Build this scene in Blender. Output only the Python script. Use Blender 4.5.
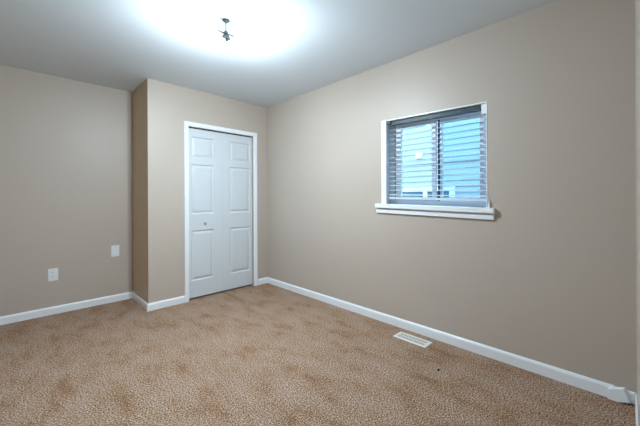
import bpy, bmesh, math, random
from mathutils import Vector, Matrix

random.seed(7)
scene = bpy.context.scene
COL = scene.collection
for o in list(bpy.data.objects):
    bpy.data.objects.remove(o)

# ------------------------------------------------------------------ camera
F_PX, HORIZON, YAW, ROLL, CAM_H = 304.57, 197.9, 44.739, -0.0040, 1.1773
cam_data = bpy.data.cameras.new('camera')
cam = bpy.data.objects.new('camera', cam_data)
COL.objects.link(cam)
cam_data.sensor_fit = 'HORIZONTAL'
cam_data.sensor_width = 36.0
cam_data.lens = F_PX / 640 * 36.0
cam_data.shift_y = -(213 - HORIZON) / 640
cam_data.clip_start = 0.005
cam.matrix_world = (Matrix.Translation((0, 0, CAM_H)) @ Matrix.Rotation(-math.radians(YAW), 4, 'Z')
                    @ Matrix.Rotation(math.radians(90), 4, 'X') @ Matrix.Rotation(ROLL, 4, 'Z'))
scene.camera = cam

# ------------------------------------------------------------------ world, exposure
world = bpy.data.worlds.new('overcast_sky')
scene.world = world
world.use_nodes = True
bg = world.node_tree.nodes['Background']
bg.inputs[0].default_value = (0.50, 0.80, 1.0, 1)
bg.inputs[1].default_value = 4.9
scene.view_settings.view_transform = 'Standard'
scene.view_settings.look = 'None'
scene.view_settings.gamma = 1
scene.view_settings.exposure = 0.0
scene.view_settings.use_curve_mapping = False
BULB_STRENGTH = 3400.0
BULB_COLOR = (0.735, 0.89, 1.0)

# ------------------------------------------------------------------ room numbers (metres)
H = 2.44
XW = 2.465            # window wall
YC = 3.534            # closet front
YB = 4.136            # back wall
XC = 0.9655           # closet side
XL = -0.85            # left wall (behind the frame's left edge)
YF = -0.034           # front wall with the doorway the camera stands in
WO_Y0, WO_Y1 = 0.728, 1.650   # window opening
WO_Z0, WO_Z1 = 1.085, 1.897
TILT = 0.022          # the window hangs a little out of level
YM = 1.19
def tz(y, z):
    return z + TILT * (y - YM)

# ------------------------------------------------------------------ materials
def srgb(r, g, b):
    f = lambda c: ((c / 255 + 0.055) / 1.055) ** 2.4 if c / 255 > 0.04045 else c / 255 / 12.92
    return (f(r), f(g), f(b), 1)

def material(name, color, rough=0.5, spec=0.5, metal=0.0, bump=0.0, scale=60.0, vary=0.0, vscale=3.0):
    m = bpy.data.materials.new(name)
    m.use_nodes = True
    nt = m.node_tree
    b = nt.nodes['Principled BSDF']
    b.inputs['Base Color'].default_value = color
    b.inputs['Roughness'].default_value = rough
    b.inputs['Specular IOR Level'].default_value = spec
    b.inputs['Metallic'].default_value = metal
    geo = nt.nodes.new('ShaderNodeNewGeometry')
    if vary > 0:
        n = nt.nodes.new('ShaderNodeTexNoise')
        n.inputs['Scale'].default_value = vscale
        n.inputs['Detail'].default_value = 3
        nt.links.new(geo.outputs['Position'], n.inputs['Vector'])
        mix = nt.nodes.new('ShaderNodeMix')
        mix.data_type = 'RGBA'
        mix.inputs[6].default_value = tuple(c * (1 - vary) for c in color[:3]) + (1,)
        mix.inputs[7].default_value = tuple(min(1, c * (1 + vary)) for c in color[:3]) + (1,)
        nt.links.new(n.outputs['Fac'], mix.inputs[0])
        nt.links.new(mix.outputs[2], b.inputs['Base Color'])
    if bump > 0:
        n2 = nt.nodes.new('ShaderNodeTexNoise')
        n2.inputs['Scale'].default_value = scale
        n2.inputs['Detail'].default_value = 4
        nt.links.new(geo.outputs['Position'], n2.inputs['Vector'])
        bp = nt.nodes.new('ShaderNodeBump')
        bp.inputs['Strength'].default_value = bump
        bp.inputs['Distance'].default_value = 0.004
        nt.links.new(n2.outputs['Fac'], bp.inputs['Height'])
        nt.links.new(bp.outputs['Normal'], b.inputs['Normal'])
    return m

def carpet_material():
    m = bpy.data.materials.new('cut_pile_carpet')
    m.use_nodes = True
    nt = m.node_tree
    b = nt.nodes['Principled BSDF']
    b.inputs['Roughness'].default_value = 0.95
    b.inputs['Specular IOR Level'].default_value = 0.1
    geo = nt.nodes.new('ShaderNodeNewGeometry')
    def noise(scale, detail, rough=0.5, stretch=None):
        n = nt.nodes.new('ShaderNodeTexNoise')
        n.inputs['Scale'].default_value = scale
        n.inputs['Detail'].default_value = detail
        n.inputs['Roughness'].default_value = rough
        if stretch:
            mp = nt.nodes.new('ShaderNodeMapping')
            mp.inputs['Scale'].default_value = stretch
            mp.inputs['Rotation'].default_value = (0, 0, 0.2)
            nt.links.new(geo.outputs['Position'], mp.inputs['Vector'])
            nt.links.new(mp.outputs['Vector'], n.inputs['Vector'])
        else:
            nt.links.new(geo.outputs['Position'], n.inputs['Vector'])
        return n
    def ramp(src, stops):
        r = nt.nodes.new('ShaderNodeValToRGB')
        r.color_ramp.elements[0].position, r.color_ramp.elements[0].color = stops[0]
        r.color_ramp.elements[1].position, r.color_ramp.elements[1].color = stops[-1]
        for p, c in stops[1:-1]:
            e = r.color_ramp.elements.new(p)
            e.color = c
        nt.links.new(src, r.inputs['Fac'])
        return r
    fine = noise(125, 2, 0.6)
    tuft = ramp(fine.outputs['Fac'], [(0.34, srgb(66, 48, 36)), (0.44, srgb(152, 122, 101)),
                                      (0.56, srgb(190, 163, 142)), (0.68, srgb(240, 222, 206))])
    patch = noise(3.4, 4, 0.62, (2.1, 1.0, 1.0))
    lay = ramp(patch.outputs['Fac'], [(0.30, (0.68, 0.54, 0.42, 1)), (0.47, (0.90, 0.84, 0.77, 1)), (0.62, (0.97, 0.96, 0.97, 1))])
    mix = nt.nodes.new('ShaderNodeMix')
    mix.data_type = 'RGBA'
    mix.blend_type = 'MULTIPLY'
    mix.inputs[0].default_value = 1
    nt.links.new(tuft.outputs['Color'], mix.inputs[6])
    nt.links.new(lay.outputs['Color'], mix.inputs[7])
    nt.links.new(mix.outputs[2], b.inputs['Base Color'])
    bp = nt.nodes.new('ShaderNodeBump')
    bp.inputs['Strength'].default_value = 0.75
    bp.inputs['Distance'].default_value = 0.012
    nt.links.new(fine.outputs['Fac'], bp.inputs['Height'])
    bp2 = nt.nodes.new('ShaderNodeBump')
    bp2.inputs['Strength'].default_value = 0.5
    bp2.inputs['Distance'].default_value = 0.03
    nt.links.new(patch.outputs['Fac'], bp2.inputs['Height'])
    nt.links.new(bp2.outputs['Normal'], bp.inputs['Normal'])
    nt.links.new(bp.outputs['Normal'], b.inputs['Normal'])
    return m

def emitter(name, color, strength):
    m = bpy.data.materials.new(name)
    m.use_nodes = True
    nt = m.node_tree
    nt.nodes.remove(nt.nodes['Principled BSDF'])
    e = nt.nodes.new('ShaderNodeEmission')
    e.inputs[0].default_value = color + (1,)
    e.inputs[1].default_value = strength
    nt.links.new(e.outputs[0], nt.nodes['Material Output'].inputs[0])
    return m

def pane_material(name, tint, gloss):
    m = bpy.data.materials.new(name)
    m.use_nodes = True
    nt = m.node_tree
    nt.nodes.remove(nt.nodes['Principled BSDF'])
    t = nt.nodes.new('ShaderNodeBsdfTransparent')
    t.inputs[0].default_value = tint + (1,)
    g = nt.nodes.new('ShaderNodeBsdfGlossy')
    g.inputs['Roughness'].default_value = 0.02
    mx = nt.nodes.new('ShaderNodeMixShader')
    mx.inputs[0].default_value = gloss
    nt.links.new(t.outputs[0], mx.inputs[1])
    nt.links.new(g.outputs[0], mx.inputs[2])
    nt.links.new(mx.outputs[0], nt.nodes['Material Output'].inputs[0])
    return m

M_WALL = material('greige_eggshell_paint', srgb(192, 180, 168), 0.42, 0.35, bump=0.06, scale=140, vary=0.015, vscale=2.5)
M_WALL_SHADE = material('shade_tinted_eggshell_paint', srgb(200, 174, 142), 0.4, 0.4, bump=0.06, scale=140, vary=0.015, vscale=2.5)  # wall paint tinted browner, putting the closet side's warm shade into the colour
M_CEIL = material('white_ceiling_paint', srgb(220, 228, 234), 0.8, 0.2, bump=0.10, scale=120)
M_TRIM = material('white_trim_paint', srgb(241, 245, 249), 0.35, 0.45, bump=0.04, scale=50)
M_DOOR = material('white_door_paint', srgb(212, 218, 222), 0.38, 0.45, bump=0.03, scale=90)
M_CARPET = carpet_material()
M_DARK = material('dark_track_metal', srgb(52, 50, 48), 0.5, 0.3)
M_PLATE = material('white_plate_plastic', srgb(235, 238, 240), 0.3, 0.5)
M_SLOT = material('black_slot', srgb(24, 24, 24), 0.7, 0.2)
M_SCREW = material('screw_metal', srgb(190, 190, 186), 0.3, 0.5, metal=0.8)
M_NICKEL = material('brushed_nickel', srgb(104, 110, 110), 0.34, 0.5, metal=1.0)
M_KNOB = material('satin_knob_metal', srgb(206, 208, 208), 0.3, 0.5, metal=0.9)
M_VINYL = material('window_vinyl', srgb(214, 222, 232), 0.4, 0.4)
M_GASKET = material('dark_window_gasket', srgb(58, 74, 88), 0.6, 0.3)
M_SLAT = material('white_blind_slat', srgb(236, 239, 242), 0.4, 0.4)
nt = M_SLAT.node_tree      # thin slats let a little daylight through
tr = nt.nodes.new('ShaderNodeBsdfTranslucent')
tr.inputs[0].default_value = (0.9, 0.93, 0.96, 1)
mx = nt.nodes.new('ShaderNodeMixShader')
mx.inputs[0].default_value = 0.35
nt.links.new(nt.nodes['Principled BSDF'].outputs[0], mx.inputs[1])
nt.links.new(tr.outputs[0], mx.inputs[2])
nt.links.new(mx.outputs[0], nt.nodes['Material Output'].inputs[0])
M_HEAD = material('slate_headrail', srgb(38, 56, 66), 0.45, 0.4)
M_CORD = material('blind_cord', srgb(222, 225, 228), 0.8, 0.2)
M_VENT = material('vent_enamel', srgb(246, 242, 236), 0.35, 0.45)
M_VENTIN = material('vent_duct', srgb(66, 68, 72), 0.6, 0.3)
M_SIDING = material('pale_vinyl_siding', srgb(186, 190, 192), 0.6, 0.3, vary=0.03, vscale=4)
M_FRAMEW = material('exterior_white_trim', srgb(245, 246, 246), 0.5, 0.3)
M_DARKGLASS = material('dark_window_glass', srgb(84, 116, 134), 0.15, 0.5)
M_GROUND = material('outdoor_ground', srgb(110, 112, 104), 0.95, 0.1, bump=0.3, scale=20, vary=0.2)
M_BULB = emitter('lit_bulb_glass', BULB_COLOR, BULB_STRENGTH)
M_NECK = emitter('softly_lit_bulb_neck', BULB_COLOR, BULB_STRENGTH * 0.032)
M_GLASS = pane_material('clear_pane', (0.93, 0.98, 1.0), 0.05)
M_SCREEN = pane_material('insect_screen', (0.76, 0.88, 0.95), 0.0)

# ------------------------------------------------------------------ helpers
def tag(o, label=None, cat=None, group=None, kind=None):
    if label: o['label'] = label
    if cat: o['category'] = cat
    if group: o['group'] = group
    if kind: o['kind'] = kind
    return o

def wloc(o):
    v = Vector((0, 0, 0))
    while o:
        v += o.location
        o = o.parent
    return v

def thing(name, loc, parent=None, **kw):
    o = bpy.data.objects.new(name, None)
    COL.objects.link(o)
    o.empty_display_size = 0.05
    o.location = loc
    return tag(o, **kw)

def obj(name, bm, mat, parent=None, smooth=False, recalc=True, **kw):
    """link a bmesh built in world coordinates as one mesh object"""
    if recalc:
        bmesh.ops.recalc_face_normals(bm, faces=bm.faces)
    if parent is not None:
        bmesh.ops.translate(bm, vec=-wloc(parent), verts=bm.verts)
    me = bpy.data.meshes.new(name)
    bm.to_mesh(me)
    bm.free()
    me.materials.append(mat)
    if smooth:
        for p in me.polygons:
            p.use_smooth = True
        me.set_sharp_from_angle(angle=math.radians(40))
    o = bpy.data.objects.new(name, me)
    COL.objects.link(o)
    if parent is not None:
        o.parent = parent
    return tag(o, **kw)

def hexa(bm, pts):
    """8 points: bottom ring then top ring"""
    v = [bm.verts.new(p) for p in pts]
    for f in ((3, 2, 1, 0), (4, 5, 6, 7), (0, 1, 5, 4), (1, 2, 6, 5), (2, 3, 7, 6), (3, 0, 4, 7)):
        bm.faces.new([v[i] for i in f])
    return v

def box(bm, x0, x1, y0, y1, z0, z1, bev=0.0):
    v = hexa(bm, [(x0, y0, z0), (x1, y0, z0), (x1, y1, z0), (x0, y1, z0),
                  (x0, y0, z1), (x1, y0, z1), (x1, y1, z1), (x0, y1, z1)])
    if bev:
        es = {e for q in v for e in q.link_edges}
        bmesh.ops.bevel(bm, geom=list(es), offset=bev, segments=2, affect='EDGES', profile=0.5)

def wbox(bm, x0, x1, y0, y1, z0, z1, bev=0.0):
    """a box of the window, which hangs out of level by TILT"""
    v = hexa(bm, [(x0, y0, tz(y0, z0)), (x1, y0, tz(y0, z0)), (x1, y1, tz(y1, z0)), (x0, y1, tz(y1, z0)),
                  (x0, y0, tz(y0, z1)), (x1, y0, tz(y0, z1)), (x1, y1, tz(y1, z1)), (x0, y1, tz(y1, z1))])
    if bev:
        es = {e for q in v for e in q.link_edges}
        bmesh.ops.bevel(bm, geom=list(es), offset=bev, segments=2, affect='EDGES', profile=0.5)

def NB():
    return bmesh.new()

def lathe(bm, prof, origin, axis=(0, 0, 1), n=24):
    """prof: (radius, distance along axis)"""
    a = Vector(axis).normalized()
    t = Vector((0, 0, 1)) if abs(a.z) < 0.9 else Vector((1, 0, 0))
    u = a.cross(t).normalized()
    w = a.cross(u)
    o = Vector(origin)
    rings = []
    for r, d in prof:
        if r < 1e-6:
            rings.append([bm.verts.new(o + a * d)])
        else:
            rings.append([bm.verts.new(o + a * d + (u * math.cos(2 * math.pi * k / n) + w * math.sin(2 * math.pi * k / n)) * r) for k in range(n)])
    for A, B in zip(rings, rings[1:]):
        for k in range(n):
            k2 = (k + 1) % n
            if len(A) == 1 and len(B) == 1:
                continue
            if len(A) == 1:
                bm.faces.new((A[0], B[k], B[k2]))
            elif len(B) == 1:
                bm.faces.new((A[k2], A[k], B[0]))
            else:
                bm.faces.new((A[k], A[k2], B[k2], B[k]))
    for R in (rings[0], rings[-1]):
        if len(R) > 2:
            bm.faces.new(R)

def tube(bm, pts, r, n=8):
    for a, b in zip(pts, pts[1:]):
        a, b = Vector(a), Vector(b)
        lathe(bm, [(r, 0), (r, (b - a).length)], a, b - a, n)

BASE_PROF = [(0, 0), (0.014, 0), (0.014, 0.060), (0.0115, 0.068), (0.007, 0.0745), (0.004, 0.078), (0, 0.078)]
def base_seg(bm, p0, p1, prev=None, nxt=None, prof=BASE_PROF, z0=0.0):
    """baseboard from p0 to p1, room on the right-hand side; mitred towards the neighbouring corners"""
    p0, p1 = Vector(p0), Vector(p1)
    d = (p1 - p0).normalized()
    nrm = Vector((d.y, -d.x))
    def end(p, other, sgn):
        if other is None:
            return nrm.copy()
        d2 = ((Vector(other) - p) * sgn).normalized()
        n2 = Vector((d2.y, -d2.x))
        m = (nrm + n2)
        return m / (1 + nrm.dot(n2))
    e0, e1 = end(p0, prev, -1), end(p1, nxt, 1)
    ra = [bm.verts.new((p0.x + e0.x * o, p0.y + e0.y * o, z0 + z)) for o, z in prof]
    rb = [bm.verts.new((p1.x + e1.x * o, p1.y + e1.y * o, z0 + z)) for o, z in prof]
    n = len(prof)
    for k in range(n):
        bm.faces.new((ra[k], ra[(k + 1) % n], rb[(k + 1) % n], rb[k]))
    bm.faces.new(ra)
    bm.faces.new(rb)

# ------------------------------------------------------------------ room shell
T = 0.20
bm = NB(); box(bm, XL - T, XW + T, -1.7, YB + T, -0.12, 0.0)
obj('floor', bm, M_CARPET, kind='structure')
bm = NB(); box(bm, XL - T, XW + T, -1.7, YB + T, H, H + 0.12)
obj('ceiling', bm, M_CEIL, kind='structure')

# window wall, one mesh around the opening
bm = NB()
ya, yb = -1.7, YB + T
def col(y, zs): return [(y, tz(y, z)) for z in zs]
def slab(bm, quad):
    hexa(bm, [(XW, y, z) for y, z in quad] + [(XW + T, y, z) for y, z in quad])
slab(bm, [(ya, 0), (WO_Y0, 0), (WO_Y0, H), (ya, H)])
slab(bm, [(WO_Y1, 0), (yb, 0), (yb, H), (WO_Y1, H)])
slab(bm, [(WO_Y0, 0), (WO_Y1, 0), (WO_Y1, tz(WO_Y1, WO_Z0)), (WO_Y0, tz(WO_Y0, WO_Z0))])
slab(bm, [(WO_Y0, tz(WO_Y0, WO_Z1)), (WO_Y1, tz(WO_Y1, WO_Z1)), (WO_Y1, H), (WO_Y0, H)])
obj('wall_right', bm, M_WALL, kind='structure')

bm = NB(); box(bm, XL, XW, YB, YB + T, 0, H)
obj('wall_back', bm, M_WALL, kind='structure')
bm = NB(); box(bm, XL - T, XL, -1.7, YB + T, 0, H)
obj('wall_left', bm, M_WALL, kind='structure')

# closet: side wall and front wall round the doorway
DX0, DX1, DZ1 = 1.385, 2.245, 2.005
bm = NB()
hexa(bm, [(XC, YC, 0), (XC + 0.10, YC, 0), (XC + 0.10, YC + 0.10, 0), (XC + 0.006, YC + 0.0005, 0), (XC, YC, H), (XC + 0.10, YC, H), (XC + 0.10, YC + 0.10, H), (XC + 0.006, YC + 0.0005, H)])
box(bm, XC + 0.10, DX0, YC, YC + 0.10, 0, H)
box(bm, DX1, XW, YC, YC + 0.10, 0, H)
box(bm, DX0, DX1, YC, YC + 0.10, DZ1, H)
obj('wall_closet', bm, M_WALL, kind='structure')
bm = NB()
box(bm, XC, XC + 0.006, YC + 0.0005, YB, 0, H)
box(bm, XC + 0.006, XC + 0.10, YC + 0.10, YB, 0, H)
obj('wall_alcove', bm, M_WALL_SHADE, kind='structure', label='side wall of the closet, warm shade tinted into its colour')

# front wall: doorway round the camera, short hall behind it
bm = NB()
box(bm, 0.75, XW, YF - 0.12, YF, 0, H)
box(bm, XL, -0.45, YF - 0.12, YF, 0, H)
box(bm, -0.45, 0.75, YF - 0.12, YF, 2.05, H)
obj('wall_front', bm, M_WALL, kind='structure')
bm = NB(); box(bm, XL, XW, -1.7, -1.6, 0, H)
obj('wall_hall', bm, M_WALL, kind='structure')

# baseboards
CR = [(XL, YB), (XC, YB), (XC, YC), (XW, YC), (XW, YF), (0.75, YF)]
bm = NB(); base_seg(bm, (XL, YB), (XC, YB), (XL, YF), (XC, YC))
obj('baseboard_back', bm, M_TRIM, kind='structure')
bm = NB(); base_seg(bm, (XC, YB), (XC, YC), (XL, YB), (XW, YC))
obj('baseboard_alcove', bm, M_TRIM, kind='structure')
bm = NB(); base_seg(bm, (XC, YC), (1.334, YC), (XC, YB), None)
base_seg(bm, (2.300, YC), (XW, YC), None, (XW, YF))
obj('baseboard_closet', bm, M_TRIM, kind='structure')
bm = NB(); base_seg(bm, (XW, YC), (XW, 0.058), (1.334, YC), None)
obj('baseboard_right', bm, M_TRIM, kind='structure')
bm = NB(); base_seg(bm, (XW, 0.057), (XW, YF), None, (0.75, YF), z0=0.012,
                    prof=[(0, 0), (0.009, 0), (0.009, 0.052), (0.006, 0.060), (0, 0.062)])
obj('baseboard_corner', bm, M_TRIM, kind='structure')
bm = NB(); base_seg(bm, (XW - 0.02, YF), (0.83, YF), None, None,
                    prof=[(0, 0), (0.007, 0), (0.007, 0.066), (0.004, 0.074), (0, 0.078)])
obj('baseboard_front', bm, M_TRIM, kind='structure')
bm = NB(); base_seg(bm, (XL, YF), (XL, YB), None, (XC, YB))
obj('baseboard_left', bm, M_TRIM, kind='structure')

# ------------------------------------------------------------------ closet door
def casing_profile_strip(bm, path):
    """flat casing with an eased edge swept round the doorway; path of (x, z), outward side on the left"""
    prof = [(0, 0), (0, -0.010), (0.006, -0.014), (0.034, -0.018), (0.047, -0.018), (0.050, -0.014), (0.050, 0)]
    rings = []
    for i, (x, z) in enumerate(path):
        if i == 0: off = Vector((-1, 0))
        elif i == len(path) - 1: off = Vector((1, 0))
        else: off = Vector((-1, 1)) if x < 1.8 else Vector((1, 1))
        rings.append([bm.verts.new((x + off.x * o, YC + d, z + off.y * o)) for o, d in prof])
    n = len(prof)
    for A, B in zip(rings, rings[1:]):
        for k in range(n):
            bm.faces.new((A[k], A[(k + 1) % n], B[(k + 1) % n], B[k]))
    bm.faces.new(rings[0]); bm.faces.new(rings[-1])

door = thing('door_1', (1.815, YC, 0), label='white six-panel bi-fold closet door in white casing', kind='structure')
bm = NB(); casing_profile_strip(bm, [(DX0, 0), (DX0, DZ1), (DX1, DZ1), (DX1, 0)])
obj('door_casing', bm, M_TRIM, door)
bm = NB()
box(bm, DX0 + 0.002, DX1 - 0.002, YC + 0.030, YC + 0.065, DZ1 - 0.012, DZ1)
obj('door_track', bm, M_DARK, door, label='dark metal track over the door leaves')

def leaf(x0, x1, panels):
    z0, z1, yf, yk = 0.020, DZ1 - 0.013, YC + 0.030, YC + 0.062
    bm = NB()
    xs = sorted({x0, x1} | {p[0] for p in panels} | {p[1] for p in panels})
    zs = sorted({z0, z1} | {p[2] for p in panels} | {p[3] for p in panels})
    vid = {}
    def V(x, z, y=yf):
        k = (round(x, 5), round(z, 5), round(y, 5))
        if k not in vid: vid[k] = bm.verts.new((x, y, z))
        return vid[k]
    for a, b in zip(xs, xs[1:]):
        for c, d in zip(zs, zs[1:]):
            if any(p[0] <= a + 1e-6 and b <= p[1] + 1e-6 and p[2] <= c + 1e-6 and d <= p[3] + 1e-6 for p in panels):
                continue
            bm.faces.new((V(a, c), V(b, c), V(b, d), V(a, d)))
    for (a, b, c, d) in panels:
        prev = None
        for ins, dep in ((0, 0), (0.003, 0.002), (0.010, 0.011), (0.018, 0.012), (0.040, 0.003), (0.043, 0.002)):
            ring = [V(a + ins, c + ins, yf + dep), V(b - ins, c + ins, yf + dep), V(b - ins, d - ins, yf + dep), V(a + ins, d - ins, yf + dep)]
            if prev:
                for k in range(4):
                    bm.faces.new((prev[k], prev[(k + 1) % 4], ring[(k + 1) % 4], ring[k]))
            prev = ring
        bm.faces.new(prev)
    # edges and back
    def rim(seq):
        for p, q in zip(seq, seq[1:]):
            bm.faces.new((V(*p), V(*q), V(q[0], q[1], yk), V(p[0], p[1], yk)))
    rim([(x, z0) for x in xs]); rim([(x, z1) for x in xs])
    rim([(x0, z) for z in zs]); rim([(x1, z) for z in zs])
    back = [V(x, z0, yk) for x in xs] + [V(x1, z, yk) for z in zs[1:]] + [V(x, z1, yk) for x in xs[::-1][1:]] + [V(x0, z, yk) for z in zs[::-1][1:-1]]
    bm.faces.new(back)
    return obj('door_leaf', bm, M_DOOR, door)
rows = [(0.214, 0.802), (0.992, 1.578), (1.652, 1.902)]
leafA = leaf(1.388, 1.8142, [(1.424, 1.702, a, b) for a, b in rows])
leafB = leaf(1.8156, 2.240, [(1.912, 2.212, a, b) for a, b in rows])
bm = NB()
lathe(bm, [(0.0, -0.031), (0.008, -0.030), (0.0125, -0.026), (0.0135, -0.021), (0.012, -0.014), (0.007, -0.009), (0.007, -0.003), (0.012, -0.0015), (0.012, 0.001)],
      (1.588, YC + 0.030, 0.886), (0, 1, 0), 20)
obj('door_knob', bm, M_KNOB, leafA, smooth=True, label='small round metal knob')

# ------------------------------------------------------------------ window
win = thing('window_1', (XW, YM, WO_Z0), label='small white horizontal sliding window with deep sill', kind='structure')
bm = NB()   # liner boards of the reveal
LT = 0.012
wbox(bm, XW - 0.006, XW + 0.014, WO_Y1 - 0.053, WO_Y1, WO_Z0 + 0.024, WO_Z1)
wbox(bm, XW + 0.014, XW + 0.105, WO_Y1 - LT, WO_Y1, WO_Z0, WO_Z1)
wbox(bm, XW - 0.003, XW + 0.105, WO_Y0, WO_Y0 + 0.006, WO_Z0, WO_Z1)
wbox(bm, XW - 0.003, XW + 0.105, WO_Y0 + 0.006, WO_Y1 - LT, WO_Z1 - 0.010, WO_Z1)
obj('window_liner', bm, M_TRIM, win)
bm = NB()   # stool
wbox(bm, XW - 0.042, XW + 0.10, WO_Y0 - 0.052, WO_Y1 + 0.052, WO_Z0 - 0.014, WO_Z0 + 0.024, 0.004)
obj('window_sill', bm, M_TRIM, win)
bm = NB()   # apron
wbox(bm, XW - 0.006, XW, WO_Y0 - 0.046, WO_Y1 + 0.050, WO_Z0 - 0.060, WO_Z0 - 0.014)
wbox(bm, XW - 0.020, XW - 0.006, WO_Y0 - 0.046, WO_Y1 + 0.050, WO_Z0 - 0.062, WO_Z0 - 0.025, 0.003)
obj('window_apron', bm, M_TRIM, win)
# fixed frame
fx0, fx1 = XW + 0.105, XW + 0.185
y0, y1 = WO_Y0, WO_Y1
zb, zt = WO_Z0 + 0.0, WO_Z1
bm = NB()
wbox(bm, fx0, fx1, y1 - 0.075, y1, zb, zt)
wbox(bm, fx0, fx1, y0, y0 + 0.052, zb, zt)
wbox(bm, fx0, fx1, y0 + 0.052, y1 - 0.075, zt - 0.042, zt)
wbox(bm, fx0, fx1, y0 + 0.052, y1 - 0.075, zb, zb + 0.060)
obj('window_frame', bm, M_VINYL, win)
bm = NB()   # dark channel the sashes run in
wbox(bm, fx0 + 0.004, fx1 - 0.004, y1 - 0.083, y1 - 0.075, zb + 0.06, zt - 0.042)
wbox(bm, fx0 + 0.050, fx1 - 0.004, 1.150, 1.172, zb + 0.06, zt - 0.042)
obj('window_channel', bm, M_GASKET, win, label='dark channel strip between frame and sash')
def sash(x0, x1, ya, yb, wl, wr, mat, dark=None):
    bm = NB()
    z0, z1 = zb + 0.06, zt - 0.042
    wbox(bm, x0, x1, ya, ya + wr, z0, z1)
    wbox(bm, x0, x1, yb - wl, yb, z0, z1)
    wbox(bm, x0, x1, ya + wr, yb - wl, z1 - 0.030, z1)
    wbox(bm, x0, x1, ya + wr, yb - wl, z0, z0 + 0.034)
    s = obj('window_sash', bm, M_VINYL, win)
    bm = NB()
    xm = (x0 + x1) / 2
    wbox(bm, xm - 0.002, xm + 0.002, ya + wr, yb - wl, z0 + 0.034, z1 - 0.030)
    obj('window_pane', bm, mat, s)
    return s
sash(fx0 + 0.010, fx0 + 0.038, 1.172, y1 - 0.083, 0.058, 0.034, M_GLASS)
sR = sash(fx0 + 0.044, fx0 + 0.070, y0 + 0.052, 1.150, 0.020, 0.046, M_GLASS)
bm = NB(); wbox(bm, fx1 - 0.008, fx1 - 0.006, y0 + 0.052, 1.150, zb + 0.06, zt - 0.042)
obj('insect_screen', bm, M_SCREEN, win, label='fine insect screen outside the right-hand pane')

# ------------------------------------------------------------------ blind
by0, by1 = WO_Y0 + 0.008, WO_Y1 - 0.060
bx0, bx1 = XW + 0.022, XW + 0.064
blind = thing('window_blind', (XW + 0.05, YM, 1.19), label='white horizontal slat blind with slate headrail hanging in the window',
              cat='blind')
hz1 = WO_Z1 - 0.012
bm = NB()
wbox(bm, bx0 + 0.002, bx1, by0 + 0.034, by1 - 0.03, hz1 - 0.036, hz1)
obj('headrail', bm, M_HEAD, blind, label='slate grey headrail')
for (a, b, m) in ((by0, by0 + 0.036, M_TRIM), (by1 - 0.030, by1, M_HEAD)):
    bm = NB()
    wbox(bm, bx0 - 0.012, bx1, a, b, hz1 - 0.074 if m is M_TRIM else hz1 - 0.030, hz1, 0.002)
    obj('bracket', bm, m, blind)
pitch = 0.0435
ztop = hz1 - 0.080
slat_z = [ztop - pitch * k for k in range(15)]
for zz in slat_z:
    bm = NB()
    n = 6
    top, bot = [], []
    for i in range(n + 1):
        s = i / n
        x = bx0 + (bx1 - bx0) * s
        lift = 0.165 * (bx1 - bx0) * (s - 0.5)      # outer edge a little higher
        crown = 0.0010 * (1 - (2 * s - 1) ** 2)
        top.append((x, lift + crown + 0.0010)); bot.append((x, lift + crown - 0.0010))
    ringp = top + bot[::-1]
    A = [bm.verts.new((x, by0, tz(by0, zz + dz))) for x, dz in ringp]
    B = [bm.verts.new((x, by1, tz(by1, zz + dz))) for x, dz in ringp]
    for k in range(len(ringp)):
        k2 = (k + 1) % len(ringp)
        bm.faces.new((A[k], A[k2], B[k2], B[k]))
    bm.faces.new(A); bm.faces.new(B)
    obj('slat', bm, M_SLAT, blind)
zr = slat_z[-1] - 0.030
bm = NB(); wbox(bm, bx0 + 0.002, bx1 - 0.002, by0, by1, zr - 0.011, zr + 0.008, 0.003)
obj('bottom_rail', bm, M_SLAT, blind)
for yy in (by1 - 0.075, by0 + 0.055, 1.17):
    bm = NB()
    for x in (bx0 - 0.001, bx1 + 0.001):
        tube(bm, [(x, yy, tz(yy, zr + 0.008)), (x, yy, tz(yy, hz1 - 0.036))], 0.0009, 6)
    for zz in slat_z:
        tube(bm, [(bx0, yy, tz(yy, zz - 0.0055)), (bx1, yy, tz(yy, zz + 0.0015))], 0.0008, 6)
    obj('ladder_cord', bm, M_CORD, blind)
bm = NB()
yy = by0 - 0.001
xx = bx0 - 0.030
tube(bm, [(xx + 0.028, yy + 0.02, tz(yy, zr + 0.03)), (xx, yy - 0.012, tz(yy, zr + 0.028)), (xx - 0.002, yy - 0.022, tz(yy, zr - 0.005))], 0.002, 8)
lathe(bm, [(0.0, 0.0), (0.004, -0.004), (0.0075, -0.040), (0.0085, -0.058), (0.0, -0.062)], (xx - 0.002, yy - 0.022, tz(yy, zr - 0.003)), (0, 0, 1), 12)
obj('cord_tassel', bm, M_CORD, blind, smooth=True)

# ------------------------------------------------------------------ ceiling light
LX, LY = 1.05, 2.00
HUB = 0.095
lamp = thing('ceiling_light', (LX, LY, H), label='bare two-bulb ceiling light with metal holder and no shade', cat='light')
bm = NB()
lathe(bm, [(0.0, 0), (0.024, 0), (0.024, -0.004), (0.020, -0.010), (0.010, -0.016), (0.0, -0.019)], (LX, LY, H), (0, 0, 1), 24)
obj('canopy', bm, M_NICKEL, lamp, smooth=True)
bm = NB(); lathe(bm, [(0.005, 0), (0.005, -HUB + 0.018)], (LX, LY, H - 0.016), (0, 0, 1), 12)
obj('stem', bm, M_NICKEL, lamp, smooth=True)
DROOP = 2.5
d = Vector((1, -0.08, -DROOP)).normalized()
d2 = Vector((-1, 0.08, -DROOP)).normalized()
c = Vector((LX, LY, H - HUB))
bm = NB(); lathe(bm, [(0.0, 0.018), (0.013, 0.015), (0.016, 0.004), (0.016, -0.010), (0.010, -0.018), (0.0, -0.020)], c, (0, 0, 1), 20)
obj('hub', bm, M_NICKEL, lamp, smooth=True)
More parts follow.
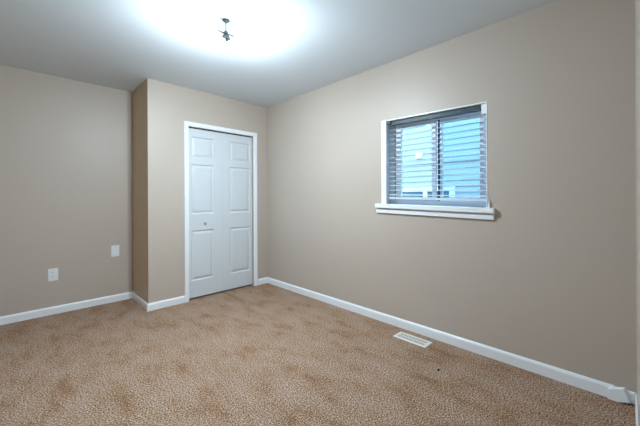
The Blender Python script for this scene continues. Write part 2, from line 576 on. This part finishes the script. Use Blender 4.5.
COLLAR = [(0.030, 0.106), (0.028, 0.116)]
DOME = [(0.028, 0.116), (0.022, 0.128), (0.012, 0.135), (0.0, 0.137)]
bm = NB()
dh = Vector((1, -0.08, 0)).normalized()
lathe(bm, [(0.0, -0.062), (0.006, -0.060), (0.007, -0.02), (0.007, 0.02), (0.006, 0.060), (0.0, 0.062)], c, dh, 12)
obj('crossbar', bm, M_NICKEL, lamp, smooth=True)
for dd in (d, d2):
    bm = NB(); lathe(bm, [(0.009, 0.006), (0.013, 0.016), (0.017, 0.024), (0.019, 0.056), (0.0, 0.056)], c, dd, 20)
    s = obj('socket', bm, M_NICKEL, lamp, smooth=True)
    bm = NB(); lathe(bm, [(0.0, 0.057), (0.012, 0.058), (0.014, 0.066), (0.022, 0.078), (0.028, 0.090), (0.0295, 0.098)] + COLLAR, c, dd, 24)
    bl = obj('bulb', bm, M_NECK, lamp, smooth=True, label='softly glowing white bulb')
    bm = NB(); lathe(bm, DOME, c, dd, 24)
    bm.faces.ensure_lookup_table()
    obj('bulb_dome', bm, M_BULB, bl, smooth=True)
bm = NB(); lathe(bm, [(0.0025, 0), (0.0025, -0.050), (0.006, -0.052), (0.007, -0.060), (0.004, -0.067), (0.0, -0.069)], c + Vector((0, 0, -0.016)), (0, 0, 1), 12)
obj('finial_rod', bm, M_NICKEL, lamp, smooth=True)

# ------------------------------------------------------------------ wall plates
def screw(x, z, parent):
    bm = NB(); lathe(bm, [(0.0, -0.0075), (0.003, -0.007), (0.0035, -0.0055), (0.0035, 0)], (x, YB, z), (0, 1, 0), 12)
    obj('screw', bm, M_SCREW, parent)
def plate(name, x, z, **kw):
    t = thing(name, (x, YB, z - 0.063), **kw)
    bm = NB(); box(bm, x - 0.039, x + 0.039, YB - 0.006, YB, z - 0.063, z + 0.063, 0.0025)
    obj('cover_plate', bm, M_PLATE, t)
    return t
o = plate('wall_outlet', 0.251, 0.403, label='white duplex outlet low on the wall at left, nearer the floor', cat='outlet')
for dz in (0.021, -0.021):
    bm = NB(); lathe(bm, [(0.0, -0.0085), (0.0160, -0.0085), (0.0170, -0.0075), (0.0170, -0.004)], (0.251, YB, 0.403 + dz), (0, 1, 0), 24)
    r = obj('receptacle', bm, M_PLATE, o)
    for dx, w, h in ((-0.006, 0.001, 0.0042), (0.006, 0.001, 0.0034)):
        bm = NB(); box(bm, 0.251 + dx - w, 0.251 + dx + w, YB - 0.0089, YB - 0.0080, 0.403 + dz + 0.003 - h, 0.403 + dz + 0.003 + h)
        obj('slot', bm, M_SLOT, r)
screw(0.251, 0.403, o)
o = plate('wall_plate', 0.789, 0.578, label='white blank wall plate beside the closet corner', cat='wall plate')
screw(0.789, 0.578 + 0.042, o); screw(0.789, 0.578 - 0.042, o)

# ------------------------------------------------------------------ floor vent
vx0, vx1, vy0, vy1 = 2.257, 2.378, 1.115, 1.402
vent = thing('floor_vent', ((vx0 + vx1) / 2, (vy0 + vy1) / 2, 0), label='white metal floor vent in the carpet by the window wall', cat='vent')
bm = NB()
hgt, fr = 0.007, 0.017
def frame_side(pts):
    hexa(bm, [(x, y, 0.0) for x, y in pts] + [(x, y, hgt) for x, y in pts])
bev = 0.005
def ring(ins, z):
    return [bm.verts.new(p) for p in ((vx0 + ins, vy0 + ins, z), (vx1 - ins, vy0 + ins, z), (vx1 - ins, vy1 - ins, z), (vx0 + ins, vy1 - ins, z))]
R = [ring(0, 0), ring(0, 0.004), ring(bev, hgt), ring(fr, hgt), ring(fr, 0.0)]
R.append(R[0])
for A, B in zip(R, R[1:]):
    for k in range(4):
        bm.faces.new((A[k], A[(k + 1) % 4], B[(k + 1) % 4], B[k]))
obj('vent_frame', bm, M_VENT, vent)
bm = NB(); box(bm, vx0 + fr, vx1 - fr, vy0 + fr, vy1 - fr, 0.0002, 0.002)
obj('duct', bm, M_VENTIN, vent, label='grey duct behind the grille')
bm = NB()
nb = 17
for k in range(nb):
    y = vy0 + fr + (vy1 - vy0 - 2 * fr) * (k + 0.5) / nb
    hexa(bm, [(vx0 + fr, y - 0.0030, 0.003), (vx1 - fr, y - 0.0030, 0.003), (vx1 - fr, y - 0.0010, 0.003), (vx0 + fr, y - 0.0010, 0.003),
              (vx0 + fr, y + 0.0006, 0.0066), (vx1 - fr, y + 0.0006, 0.0066), (vx1 - fr, y + 0.0034, 0.0066), (vx0 + fr, y + 0.0034, 0.0066)])
box(bm, (vx0 + vx1) / 2 - 0.004, (vx0 + vx1) / 2 + 0.004, vy0 + fr, vy1 - fr, 0.003, 0.0070)
obj('grille', bm, M_VENT, vent)

# ------------------------------------------------------------------ loose baseboard end in the near right corner
bm = NB()
xa, xb = XW - 0.030, XW - 0.0145
prof = [(0.084, 0.0005), (0.080, 0.056), (0.074, 0.062), (0.020, 0.084), (-0.004, 0.018), (0.046, 0.0005)]
A = [bm.verts.new((xa, y, z)) for y, z in prof]
prof2 = [(0.084, 0.0005), (0.080, 0.064), (0.074, 0.072), (0.012, 0.092), (-0.010, 0.020), (0.046, 0.0005)]
B = [bm.verts.new((xb, y, z)) for y, z in prof2]
for k in range(len(prof)):
    k2 = (k + 1) % len(prof)
    bm.faces.new((A[k], A[k2], B[k2], B[k]))
bm.faces.new(A); bm.faces.new(B)
tag(obj('baseboard_piece', bm, M_TRIM), 'short loose white baseboard piece tilted against the near right corner', 'trim piece')

# ------------------------------------------------------------------ speck of debris on the carpet
bm = NB()
bmesh.ops.create_icosphere(bm, subdivisions=2, radius=1.0)
for v in bm.verts:
    k = 1 + 0.25 * math.sin(5 * v.co.x + 3 * v.co.y) * math.cos(4 * v.co.z)
    v.co = Vector((2.028 + v.co.x * 0.011 * k, 0.908 + v.co.y * 0.008 * k, 0.0045 + v.co.z * 0.005 * k))
tag(obj('dark_speck', bm, M_SLOT, smooth=True), 'small dark speck of debris lying on the open carpet', 'speck')

# ------------------------------------------------------------------ outside: the house next door
bm = NB(); box(bm, XW + T, 9.0, -8, 12, -0.6, -0.5)
obj('ground', bm, M_GROUND, kind='structure')
XO = 5.4
house = thing('neighbor_house', (XO, 2.6, -0.5), label='pale blue-white clapboard house outside beyond the window', cat='house')
bm = NB()
exp, z, prof = 0.104, -0.5, []
while z < 4.2:
    lip = 0.020
    prof += [(XO - lip, z), (XO, z + exp - 0.001)]
    z += exp
ra = [bm.verts.new((x, -6, zz)) for x, zz in prof] + [bm.verts.new((XO + 0.25, -6, z)), bm.verts.new((XO + 0.25, -6, -0.5))]
rb = [bm.verts.new((x, 11, zz)) for x, zz in prof] + [bm.verts.new((XO + 0.25, 11, z)), bm.verts.new((XO + 0.25, 11, -0.5))]
for k in range(len(ra)):
    k2 = (k + 1) % len(ra)
    bm.faces.new((ra[k], ra[k2], rb[k2], rb[k]))
bm.faces.new(ra); bm.faces.new(rb)
obj('siding', bm, M_SIDING, house)
bm = NB(); box(bm, XO - 0.045, XO - 0.005, -6, 11, 1.800, 1.835)
obj('band_board', bm, M_SIDING, house)
# its window, whose head shows above the sill
bm = NB()
wy0, wy1, wz0, wz1 = 2.10, 3.20, 0.55, 1.365
box(bm, XO - 0.05, XO, wy0, wy0 + 0.09, wz0, wz1)
box(bm, XO - 0.05, XO, wy1 - 0.09, wy1, wz0, wz1)
box(bm, XO - 0.05, XO, wy0 + 0.09, wy1 - 0.09, wz1 - 0.075, wz1)
box(bm, XO - 0.05, XO, wy0 + 0.09, wy1 - 0.09, wz0, wz0 + 0.07)
box(bm, XO - 0.045, XO, 2.60, 2.68, wz0 + 0.07, wz1 - 0.075)
w = obj('house_window', bm, M_FRAMEW, house)
for a, b in ((wy0 + 0.09, 2.60), (2.68, wy1 - 0.09)):
    bm = NB(); box(bm, XO - 0.030, XO - 0.022, a, b, wz0 + 0.07, wz1 - 0.075)
    obj('house_pane', bm, M_DARKGLASS, w)
bm = NB()   # hooded vent box on the siding
hexa(bm, [(XO - 0.09, 2.70, 1.91), (XO, 2.70, 1.91), (XO, 2.81, 1.91), (XO - 0.09, 2.81, 1.91),
          (XO - 0.05, 2.70, 2.01), (XO, 2.70, 2.01), (XO, 2.81, 2.01), (XO - 0.05, 2.81, 2.01)])
obj('vent_hood', bm, M_FRAMEW, house)
